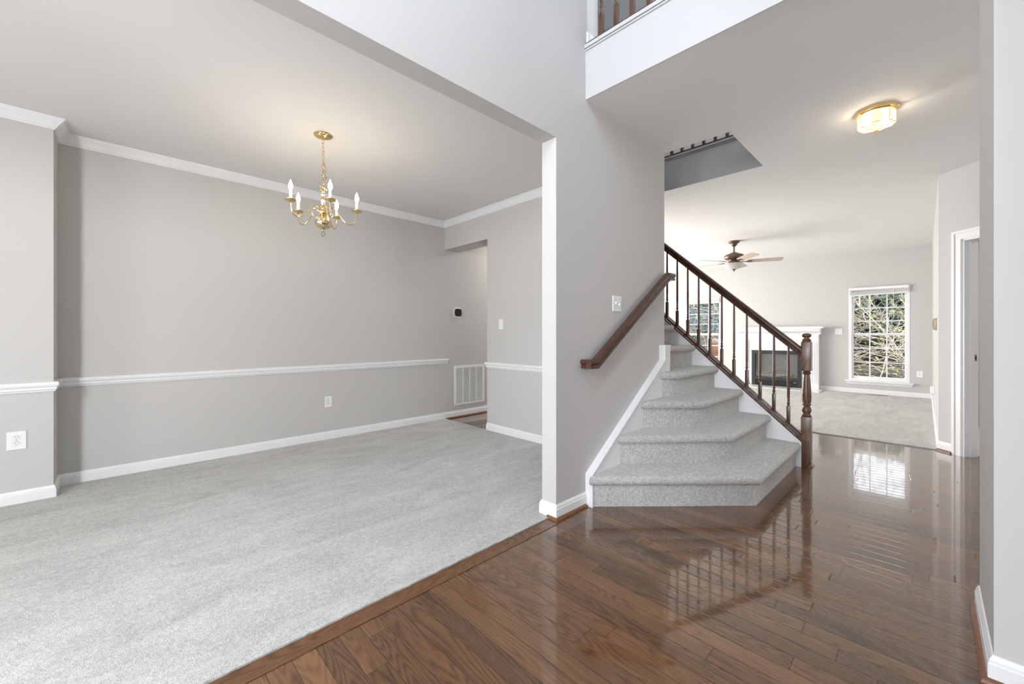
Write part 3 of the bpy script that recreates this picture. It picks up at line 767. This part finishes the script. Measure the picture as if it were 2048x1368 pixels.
# ================================================================== octagonal hall ceiling light
LX, LY = -.257, 3.84
CL = thing('ceiling_light', 'octagonal brass and glass flush light lit on the hall ceiling', 'ceiling light', (LX, LY, ZC))
def octo(r, z): return [(LX+r*math.cos(PI/4*i), LY+r*math.sin(PI/4*i), z) for i in range(8)]
def oct_rings(b, rz):
    R = [[b.bm.verts.new(p) for p in octo(r, z_)] for r, z_ in rz]
    for A, B in zip(R, R[1:]):
        for i in range(8): b.bm.faces.new((A[i], A[(i+1) % 8], B[(i+1) % 8], B[i]))
    b.bm.faces.new(R[0]); b.bm.faces.new(R[-1][::-1])
b = MB(); oct_rings(b, [(.124, ZC), (.124, ZC-.004), (.121, ZC-.020), (.112, ZC-.022), (.110, ZC-.030), (.104, ZC-.031)]); build(b, 'canopy', 'brass', CL)
top = octo(.103, ZC-.030); low = octo(.103, 2.618); apex = (LX, LY, 2.588)
for i in range(8):
    j = (i+1) % 8
    b = MB(); b.poly([top[i], top[j], low[j], low[i]]); b.poly([low[i], low[j], apex])
    build(b, 'glass_panel', 'lampglass', CL)
b = MB()
for i in range(8):
    j = (i+1) % 8
    b.tube([top[i], low[i]], .0022, 5); b.tube([low[i], low[j]], .0022, 5); b.tube([low[i], apex], .0018, 5); b.tube([top[i], top[j]], .0022, 5)
build(b, 'brass_came', 'brass', CL)
b = MB(); b.lathe([(.004, 2.594), (.014, 2.589), (.015, 2.584), (.008, 2.580), (.006, 2.574), (.007, 2.568), (0, 2.565)], LX, LY, 16); build(b, 'finial', 'brass', CL, True)
for sx, sy in ((.045, .02), (-.045, -.02)):
    b = MB(); b.lathe([(0, 2.690), (.011, 2.688), (.011, 2.672), (.019, 2.662), (.021, 2.650), (.016, 2.638), (0, 2.632)], LX+sx, LY+sy, 16); build(b, 'light_bulb', 'bulb', CL, True)

# ================================================================== ceiling fan
FX, FY = -2.30, 7.50
FN = thing('ceiling_fan', 'bronze five blade ceiling fan with pale frosted bowl hanging in the family room', 'ceiling fan', (FX, FY, ZC))
b = MB(); b.lathe([(.085, ZC), (.088, ZC-.012), (.080, ZC-.028), (.055, ZC-.040), (.052, ZC-.055), (.035, ZC-.075), (.022, ZC-.088), (0, ZC-.088)], FX, FY, 28); build(b, 'canopy', 'bronze', FN, True)
b = MB(); b.lathe([(.013, ZC-.08), (.013, 2.545), (.028, 2.542), (.028, 2.530)], FX, FY, 14); build(b, 'downrod', 'bronze', FN, True)
b = MB(); b.lathe([(.03, 2.535), (.062, 2.530), (.072, 2.515), (.115, 2.508), (.145, 2.490), (.153, 2.462), (.145, 2.440), (.125, 2.424), (.085, 2.412), (.075, 2.395), (.090, 2.385), (.090, 2.365), (.105, 2.352), (.060, 2.350)], FX, FY, 32); build(b, 'motor_housing', 'bronze', FN, True)
b = MB(); b.lathe([(.140, 2.352), (.150, 2.346), (.140, 2.318), (.112, 2.285), (.070, 2.262), (.020, 2.254), (0, 2.253)], FX, FY, 32, False); build(b, 'light_bowl', 'bowl', FN, True)
b = MB(); b.lathe([(.030, 2.256), (.034, 2.250), (.018, 2.244), (.008, 2.236), (.012, 2.226), (.006, 2.218), (0, 2.216)], FX, FY, 16); build(b, 'bowl_finial', 'bronze', FN, True)
for i in range(5):
    a = YAW+math.radians(-95+72*i)
    R_ = Matrix.Translation((FX, FY, 2.382)) @ Matrix.Rotation(a, 4, 'Z') @ Matrix.Rotation(math.radians(-12), 4, 'X')
    b = MB(); b.prism([(.20, -.050), (.24, -.062), (.66, -.074), (.70, -.060), (.71, -.02), (.71, .02), (.70, .060), (.66, .074), (.24, .062), (.20, .050)], 'Z', -.004, .004); b.rot(R_)
    bl_ = build(b, 'blade', 'blade', FN)
    b = MB(); b.prism([(.08, -.018), (.15, -.012), (.20, -.030), (.26, -.034), (.275, 0), (.26, .034), (.20, .030), (.15, .012), (.08, .018)], 'Z', -.0095, -.0042); b.rot(R_); build(b, 'blade_bracket', 'bronze', FN)

# ================================================================== fireplace
FC = -2.28; fy = YFAR
FP = thing('fireplace', 'white mantel fireplace with dentil moulding around a black gas firebox', 'fireplace', (FC, fy, 0))
b = MB()
for s_ in (-1, 1):
    x0, x1 = sorted((FC+s_*.725, FC+s_*.55)); b.box(x0, x1, fy-.16, fy, 0, 1.039)
    b.box(x0-.006, x1+.006, fy-.168, fy, 0, .12, .003)
    for kx in (.03, .065, .10, .135): xx = x0+kx; b.box(xx, xx+.012, fy-.167, fy-.155, .16, 1.02)
b.box(FC-.725, FC+.725, fy-.16, fy, 1.04, 1.14)
b.box(FC-.55, FC+.55, fy-.172, fy-.16, 1.028, 1.05); b.box(FC-.735, FC+.735, fy-.175, fy, 1.13, 1.149, .003)
build(b, 'surround', 'trim', FP)
b = MB()
for k_ in range(44): xx = FC-.745+k_*.0342; b.box(xx, xx+.019, fy-.200, fy-.165, 1.172, 1.196)
build(b, 'dentil_moulding', 'trim', FP)
b = MB(); b.prism([(fy, 1.15), (fy-.172, 1.15), (fy-.176, 1.196), (fy-.21, 1.205), (fy-.235, 1.235), (fy-.25, 1.268), (fy, 1.268)], 'X', FC-.76, FC+.76)
b.box(FC-.812, FC+.812, fy-.275, fy, 1.276, 1.308, .005); b.box(FC-.79, FC+.79, fy-.26, fy, 1.262, 1.278, .003); build(b, 'mantel_shelf', 'trim', FP)
b = MB(); fx0, fx1, fz = -2.765, -1.84, .80
b.box(FC-.55, fx0, fy-.145, fy, 0, 1.04); b.box(fx1, FC+.55, fy-.145, fy, 0, 1.04); b.box(fx0, fx1, fy-.145, fy, fz, 1.04); build(b, 'marble_facing', 'marble', FP)
b = MB(); b.box(FC-.80, FC+.80, fy-.60, fy-.17, .011, .030, .003); build(b, 'hearth_slab', 'marble', FP)
b = MB()
b.box(fx0, fx0+.07, fy-.165, fy-.10, .02, fz-.076); b.box(fx1-.07, fx1, fy-.165, fy-.10, .02, fz-.076); b.box(fx0, fx1, fy-.17, fy-.10, fz-.075, fz)
b.box(fx0+.071, fx1-.071, fy-.165, fy-.10, .155, .215); b.box(fx0+.071, fx1-.071, fy-.12, fy-.10, .02, .154)
for k_ in range(4): b.box(fx0+.071, fx1-.071, fy-.165, fy-.121, .03+k_*.033, .045+k_*.033)
build(b, 'firebox_frame', 'black', FP)
b = MB(); b.box(fx0+.03, fx1-.03, fy-.098, fy+.32, .18, .20); b.box(fx0+.03, fx0+.045, fy-.098, fy+.32, .2, .76); b.box(fx1-.045, fx1-.03, fy-.098, fy+.32, .2, .76)
b.box(fx0+.03, fx1-.03, fy+.30, fy+.32, .2, .76); b.box(fx0+.03, fx1-.03, fy-.098, fy+.32, .745, .76); build(b, 'firebox_liner', 'ashbox' if 'ashbox' in M else 'black', FP)
b = MB(); b.box(fx0+.07, fx1-.07, fy-.135, fy-.131, .215, fz-.075); build(b, 'firebox_glass', 'fireglass', FP)
for (xa, ya, za, xb, yb, zb, r_) in ((-2.62, fy-.02, .25, -2.02, fy-.04, .27, .045), (-2.60, fy+.10, .27, -2.10, fy+.12, .30, .05), (-2.52, fy-.06, .29, -2.25, fy+.12, .41, .032), (-2.05, fy-.05, .28, -2.34, fy+.12, .43, .030), (-2.35, fy-.06, .33, -2.05, fy+.08, .37, .028)):
    b = MB(); n = 7; pts = [(xa+(xb-xa)*i/n+random.uniform(-.008, .008), ya+(yb-ya)*i/n+random.uniform(-.008, .008), za+(zb-za)*i/n+random.uniform(-.008, .008)) for i in range(n+1)]
    b.tube(pts, r_, 9); build(b, 'ceramic_log', 'ashlog', FP, True)
b = MB(); b.box(fx1-.14, fx1-.09, fy-.168, fy-.165, .125, .137); build(b, 'maker_plate', 'nickel', FP)

# ================================================================== plates, grille, thermostat
def on_x(X, Yc, Zc, face):      # returns mapper from (u across, v up, w out) to room for a wall whose face looks face*X
    return lambda u, v, w_: (X+face*w_, Yc+u, Zc+v)
def on_y(Y, Xc, Zc, face): return lambda u, v, w_: (Xc+u, Y+face*w_, Zc+v)
def mbox(b, f, u0, u1, v0, v1, w0, w1, bev=0):
    p, q = f(u0, v0, w0), f(u1, v1, w1)
    b.box(min(p[0], q[0]), max(p[0], q[0]), min(p[1], q[1]), max(p[1], q[1]), min(p[2], q[2]), max(p[2], q[2]), bev)
def mdisc(b, f, u, v, w0, w1, ru, rv, n=18):
    A = [b.bm.verts.new(f(u+ru*math.cos(2*PI*i/n), v+rv*math.sin(2*PI*i/n), w0)) for i in range(n)]
    B = [b.bm.verts.new(f(u+ru*math.cos(2*PI*i/n), v+rv*math.sin(2*PI*i/n), w1)) for i in range(n)]
    b.bm.faces.new(A); b.bm.faces.new(B[::-1])
    for i in range(n): b.bm.faces.new((A[i], A[(i+1) % n], B[(i+1) % n], B[i]))
def outlet(f, loc, label, wd=.07, hg=.115, sc=1):
    t = thing('wall_outlet', label, 'outlet', loc)
    b = MB(); mbox(b, f, -wd/2, wd/2, -hg/2, hg/2, .0, .006, .0022); build(b, 'cover_plate', 'plastic', t)
    for s_ in (-1, 1):
        b = MB(); mdisc(b, f, 0, s_*.0195*sc, .006, .0085, .0168*sc, .0142*sc); r_ = build(b, 'receptacle', 'plastic', t)
        b = MB()
        for uu in (-.0062, .0062): mbox(b, f, uu*sc-.0012, uu*sc+.0012, s_*.0195*sc+.001, s_*.0195*sc+.0085, .0085, .0090)
        mdisc(b, f, 0, s_*.0195*sc-.0065, .0085, .0090, .0024, .0024, 10); build(b, 'socket_slots', 'dark', r_)
        b = MB(); 
        n = 24
        for q_ in range(n):
            a0, a1 = 2*PI*q_/n, 2*PI*(q_+1)/n
            p = [f(.0172*sc*math.cos(a), s_*.0195*sc+.0146*sc*math.sin(a), .0062) for a in (a0, a1)]; b.tube(p, .0004, 4)
        build(b, 'receptacle_edge', 'dark', r_)
    b = MB(); mdisc(b, f, 0, 0, .006, .0075, .0028, .0028, 10); build(b, 'screw', 'nickel', t)
    return t
def switch(f, loc, label, n=1):
    wd = .07 if n == 1 else .116
    t = thing('light_switch', label, 'light switch', loc)
    b = MB(); mbox(b, f, -wd/2, wd/2, -.0575, .0575, 0, .006, .0022); build(b, 'cover_plate', 'plastic', t)
    for k_ in range(n):
        u = (k_-(n-1)/2)*.046
        b = MB(); mbox(b, f, u-.005, u+.005, -.012, .012, .006, .0075); build(b, 'toggle_slot', 'beige' if False else 'plastic', t)
        b = MB(); mbox(b, f, u-.0035, u+.0035, -.003 if k_ % 2 == 0 else -.013, .013 if k_ % 2 == 0 else .003, .0075, .017, .001); build(b, 'toggle', 'plastic', t)
        for s_ in (-1, 1): b = MB(); mdisc(b, f, u, s_*.030, .006, .0072, .0027, .0027, 10); build(b, 'screw', 'nickel', t)
    return t
outlet(on_x(XD1, -.496, .434, 1), (XD1, -.496, .434), 'white double outlet with oversized plate on the near left wall pier', .086, .122)
outlet(on_x(XD, 1.637, .415, 1), (XD, 1.637, .415), 'white double outlet on the long dining wall below the chair rail', .075, .118)
switch(on_y(YK, -3.435, 1.266, -1), (-3.435, YK, 1.266), 'small white single light switch on the dining room back wall')
switch(on_x(XA, 2.643, 1.376, 1), (XA, 2.643, 1.376), 'white two toggle light switch above the wall handrail', 2)
switch(on_y(YFAR, -1.253, 1.208, -1), (-1.253, YFAR, 1.208), 'white double light switch between the mantel and the far window', 2)
outlet(on_y(YFAR, -.109, .43, -1), (-.109, YFAR, .43), 'white outlet on the far wall right of the window', .08, .115)
# thermostat
f = on_x(XD, 3.378, 1.452, 1)
t = thing('thermostat', 'round cornered black thermostat on a white trim plate on the left wall', 'thermostat', (XD, 3.378, 1.452))
def rrect(b, f, hu, hv, r, w0, w1, n=6):
    pts = []
    for cx_, cy_, a0 in ((hu-r, hv-r, 0), (-hu+r, hv-r, PI/2), (-hu+r, -hv+r, PI), (hu-r, -hv+r, 1.5*PI)):
        for i in range(n+1): a = a0+PI/2*i/n; pts.append((cx_+r*math.cos(a), cy_+r*math.sin(a)))
    A = [b.bm.verts.new(f(p[0], p[1], w0)) for p in pts]; B = [b.bm.verts.new(f(p[0], p[1], w1)) for p in pts]
    b.bm.faces.new(A); b.bm.faces.new(B[::-1]); m_ = len(pts)
    for i in range(m_): b.bm.faces.new((A[i], A[(i+1) % m_], B[(i+1) % m_], B[i]))
b = MB(); rrect(b, f, .077, .075, .060, 0, .006); build(b, 'trim_plate', 'plastic', t)
b = MB(); rrect(b, f, .052, .052, .030, .006, .026); build(b, 'thermostat_body', 'dark', t)
# return air grille
f = on_x(XD, 3.59, .438, 1)
t = thing('return_air_grille', 'white louvred return air grille low on the left wall', 'vent', (XD, 3.59, .438))
hw, hh = .271, .274
b = MB(); mbox(b, f, -hw, hw, -hh, -hh+.034, 0, .012, .002); mbox(b, f, -hw, hw, hh-.034, hh, 0, .012, .002); mbox(b, f, -hw, -hw+.034, -hh+.0342, hh-.0342, 0, .0115); mbox(b, f, hw-.034, hw, -hh+.0342, hh-.0342, 0, .0115); build(b, 'grille_frame', 'plastic', t)
b = MB(); mbox(b, f, -hw+.03, hw-.03, -hh+.03, hh-.03, .0005, .0015); build(b, 'grille_backing', 'black', t)
for k_ in range(3):
    u = -hw+.034+(2*hw-.068)*(k_+1)/4; b = MB(); mbox(b, f, u-.006, u+.006, -hh+.034, hh-.034, .001, .012); build(b, 'divider_bar', 'plastic', t)
ns = 36
for k_ in range(ns):
    v0 = -hh+.036+(2*hh-.072)*k_/ns
    b = MB(); V = [f(-hw+.034, v0+.004, .011), f(hw-.034, v0+.004, .011), f(hw-.034, v0+.0115, .002), f(-hw+.034, v0+.0115, .002)]
    V2 = [f(-hw+.034, v0+.0055, .011), f(hw-.034, v0+.0055, .011), f(hw-.034, v0+.013, .002), f(-hw+.034, v0+.013, .002)]
    a_ = [b.bm.verts.new(p) for p in V]; c_ = [b.bm.verts.new(p) for p in V2]
    b.bm.faces.new(a_); b.bm.faces.new(c_[::-1])
    for i in range(4): b.bm.faces.new((a_[i], a_[(i+1) % 4], c_[(i+1) % 4], c_[i]))
    build(b, 'louvre', 'plastic', t)
# small things on the family room's right wall
t = thing('door_chime', 'beige wall mounted sensor box on the narrow wall edge right of the far window', 'sensor', (.062, 6.72, 1.27))
b = MB(); b.prism([(.0645, 1.195), (.038, 1.207), (.032, 1.24), (.031, 1.30), (.037, 1.325), (.0645, 1.336)], 'Y', 6.62, 6.82); build(b, 'sensor_body', 'beige', t)
b = MB(); b.box(.043, .0648, 6.585, 6.62, 1.215, 1.315, .002); build(b, 'side_bracket', 'ceramic', t)
t = thing('plug_adapter', 'white plug in adapter low on the narrow wall edge right of the far window', 'plug', (.055, 8.0, .40))
b = MB(); b.box(.0535, .0595, 7.93, 8.05, .33, .45, .002); build(b, 'cover_plate', 'plastic', t)
b = MB(); b.box(.015, .0535, 7.95, 8.03, .345, .435, .004); build(b, 'adapter_body', 'plastic', t)
# floor register
t = thing('floor_register', 'flat floor register in the family room carpet below the far window', 'vent', (-.67, 10.2, .011))
b = MB(); b.box(-.82, -.52, 10.14, 10.25, .011, .014, .001); build(b, 'register_frame', 'beige', t)
b = MB()
for k_ in range(20): xx = -.80+k_*.0137; b.box(xx, xx+.007, 10.155, 10.235, .014, .0152)
build(b, 'register_slots', 'dark', t)
# door stop / sensor on the jamb edge of the dining opening
# ================================================================== outdoors
b = MB(); b.poly([(-30, YFAR+.2, -.35), (20, YFAR+.2, -.35), (20, 14, .1), (-30, 14, .1)]); b.poly([(-30, 14, .1), (20, 14, .1), (20, 26, 1.6), (-30, 26, 1.6)])
g = build(b, 'garden_ground', 'soil'); g['kind'] = 'structure'
hs = thing('house', 'blue sided neighbouring house beyond the garden branches', 'house', (-6, 24, 1.2))
b = MB()
b.box(-16, 2, 24, 30, 1.0, 3.4)
for k_ in range(11): b.prism([(24.0, 1.2+k_*.2), (23.97, 1.2+k_*.2), (23.998, 1.4+k_*.2)], 'X', -16, 2)
build(b, 'siding_wall', 'siding', hs)
b = MB(); b.prism([(23.6, 3.35), (27, 4.6), (30.4, 3.35)], 'X', -16.3, 2.3); build(b, 'roof', 'black', hs)
for xx in (-13.5, -5.6):
    b = MB(); b.box(xx-.7, xx+.7, 23.9, 23.99, 1.8, 3.1); wf = build(b, 'window_frame', 'trim', hs)
    b = MB(); b.box(xx-.6, xx+.6, 23.88, 23.9, 1.9, 3.0); build(b, 'window_pane', 'dark', wf)
def branchy(name, label, x, y, z0, n, ht, spread, leafmat, nl, seed, rad=.02, lsz=.045):
    rd = random.Random(seed); t = thing(name, label, 'shrub', (x, y, z0), 'bare shrubs outside the far windows')
    b = MB(); tips = []
    def grow(p, d, r, L, depth):
        pts = [p]; q = Vector(p); dd = Vector(d).normalized(); n_ = 5
        for i in range(n_):
            dd = (dd+Vector((rd.uniform(-.28, .28), rd.uniform(-.28, .28), rd.uniform(-.2, .2)))).normalized(); q = q+dd*L/n_
            if q.y < 11.3: q.y = 11.3+rd.uniform(0, .1); dd.y = abs(dd.y)
            pts.append(q.copy())
            if depth < 3 and rd.random() < .85:
                nd_ = (dd+Vector((rd.uniform(-1.1, 1.1), rd.uniform(-.9, .9), rd.uniform(-.6, .7)))).normalized()
                grow(q, nd_, r*.6, L*rd.uniform(.45, .75), depth+1)
        b.tube(pts, r, 4, taper=.4); tips.extend(pts[2:])
    for i in range(n):
        a = rd.uniform(0, 2*PI); grow(Vector((x+rd.uniform(-.15, .15), y+rd.uniform(-.15, .15), z0)), (math.cos(a)*spread, math.sin(a)*spread, rd.uniform(.5, 1)), rad, ht, 0)
    build(b, 'branches', 'bark', t)
    b = MB()
    for i in range(nl):
        c = Vector(rd.choice(tips))+Vector((rd.uniform(-.08, .08), rd.uniform(-.04, .08), rd.uniform(-.08, .08)))
        u = Vector((rd.uniform(-1, 1), rd.uniform(-1, 1), rd.uniform(-1, 1))).normalized(); v = u.orthogonal().normalized()
        s_ = lsz*rd.uniform(.6, 1.2); b.poly([c-u*s_, c-v*s_*.5, c+u*s_, c+v*s_*.5])
    build(b, 'leaves', leafmat, t)
branchy('shrub', 'bare pale branched shrub with a few yellow green leaves close outside the right window', -.75, 12.4, -.1, 9, 2.4, 1.1, 'leaf_green', 500, 1, .016)
branchy('shrub', 'bare pale branched shrub with golden leaves behind the nearer one outside the right window', .1, 13.8, .05, 9, 2.9, 1.0, 'leaf_gold', 420, 2, .022)
branchy('shrub', 'leafy dark shrub with pale stems outside the window behind the balusters', -5.0, 13.0, 0, 7, 2.6, .9, 'leaf_dark', 1800, 3, .014, .05)
branchy('shrub', 'bare pale shrub with green leaves rising across the right window panes from the left', -2.2, 13.4, 0, 8, 2.8, 1.2, 'leaf_green', 450, 5, .02)
def bush(label, x, y, z0, rx, ry, rz, n, mat, seed):
    rd = random.Random(seed); t = thing('evergreen_bush', label, 'bush', (x, y, z0), 'evergreens behind the shrubs')
    b = MB(); b.tube([(x, y, z0), (x+.05, y, z0+rz)], .06, 7, taper=.3); build(b, 'trunk', 'bark', t)
    b = MB()
    for i in range(n):
        a, e_, r_ = rd.uniform(0, 2*PI), rd.uniform(-.9, 1), rd.uniform(.55, 1)**.5
        c = Vector((x+rx*r_*math.cos(a)*math.sqrt(1-e_*e_), y+ry*r_*math.sin(a)*math.sqrt(1-e_*e_), z0+rz+rz*e_*r_))
        u = Vector((rd.uniform(-1, 1), rd.uniform(-1, 1), rd.uniform(-1, 1))).normalized(); v = u.orthogonal().normalized(); s_ = rd.uniform(.07, .16)
        b.poly([c-u*s_, c-v*s_*.5, c+u*s_, c+v*s_*.5])
    build(b, 'foliage', mat, t)
bush('dark evergreen bush low behind the bare shrubs outside the right window', -.6, 16.2, .3, 2.2, 1.2, 1.1, 5000, 'leaf_dark', 11)
bush('tall dark evergreen behind the right end of the far window', 2.4, 18.5, .6, 2.2, 1.6, 1.3, 5000, 'leaf_dark', 12)
bush('dark evergreen bush between the two far windows', -3.8, 17.2, .5, 2.0, 1.3, 1.2, 4000, 'leaf_dark', 13)
bush('mid green tree top left in the window behind the balusters', -9.2, 19.0, 2.0, 2.2, 1.6, 2.6, 5000, 'leaf_mid', 14)
# terracotta coloured post with pale round cap outside the left window
t = thing('garden_post', 'terracotta coloured post with a pale round cap outside the window behind the balusters', 'garden post', (-3.90, 11.2, -.35))
b = MB(); b.lathe([(.13, -.35), (.13, .55), (.10, .62), (.11, .66), (.125, .68), (.12, .84), (.09, .88), (0, .885)], -3.90, 11.2, 20); build(b, 'post_body', 'terracotta', t, True)
b = MB(); b.lathe([(0, .88), (.05, .885), (.085, .92), (.095, .965), (.08, 1.01), (.04, 1.04), (0, 1.05)], -3.90, 11.2, 20); build(b, 'round_cap', 'ceramic', t, True)

for o in list(bpy.data.objects):
    if '_w' in o: del o['_w']
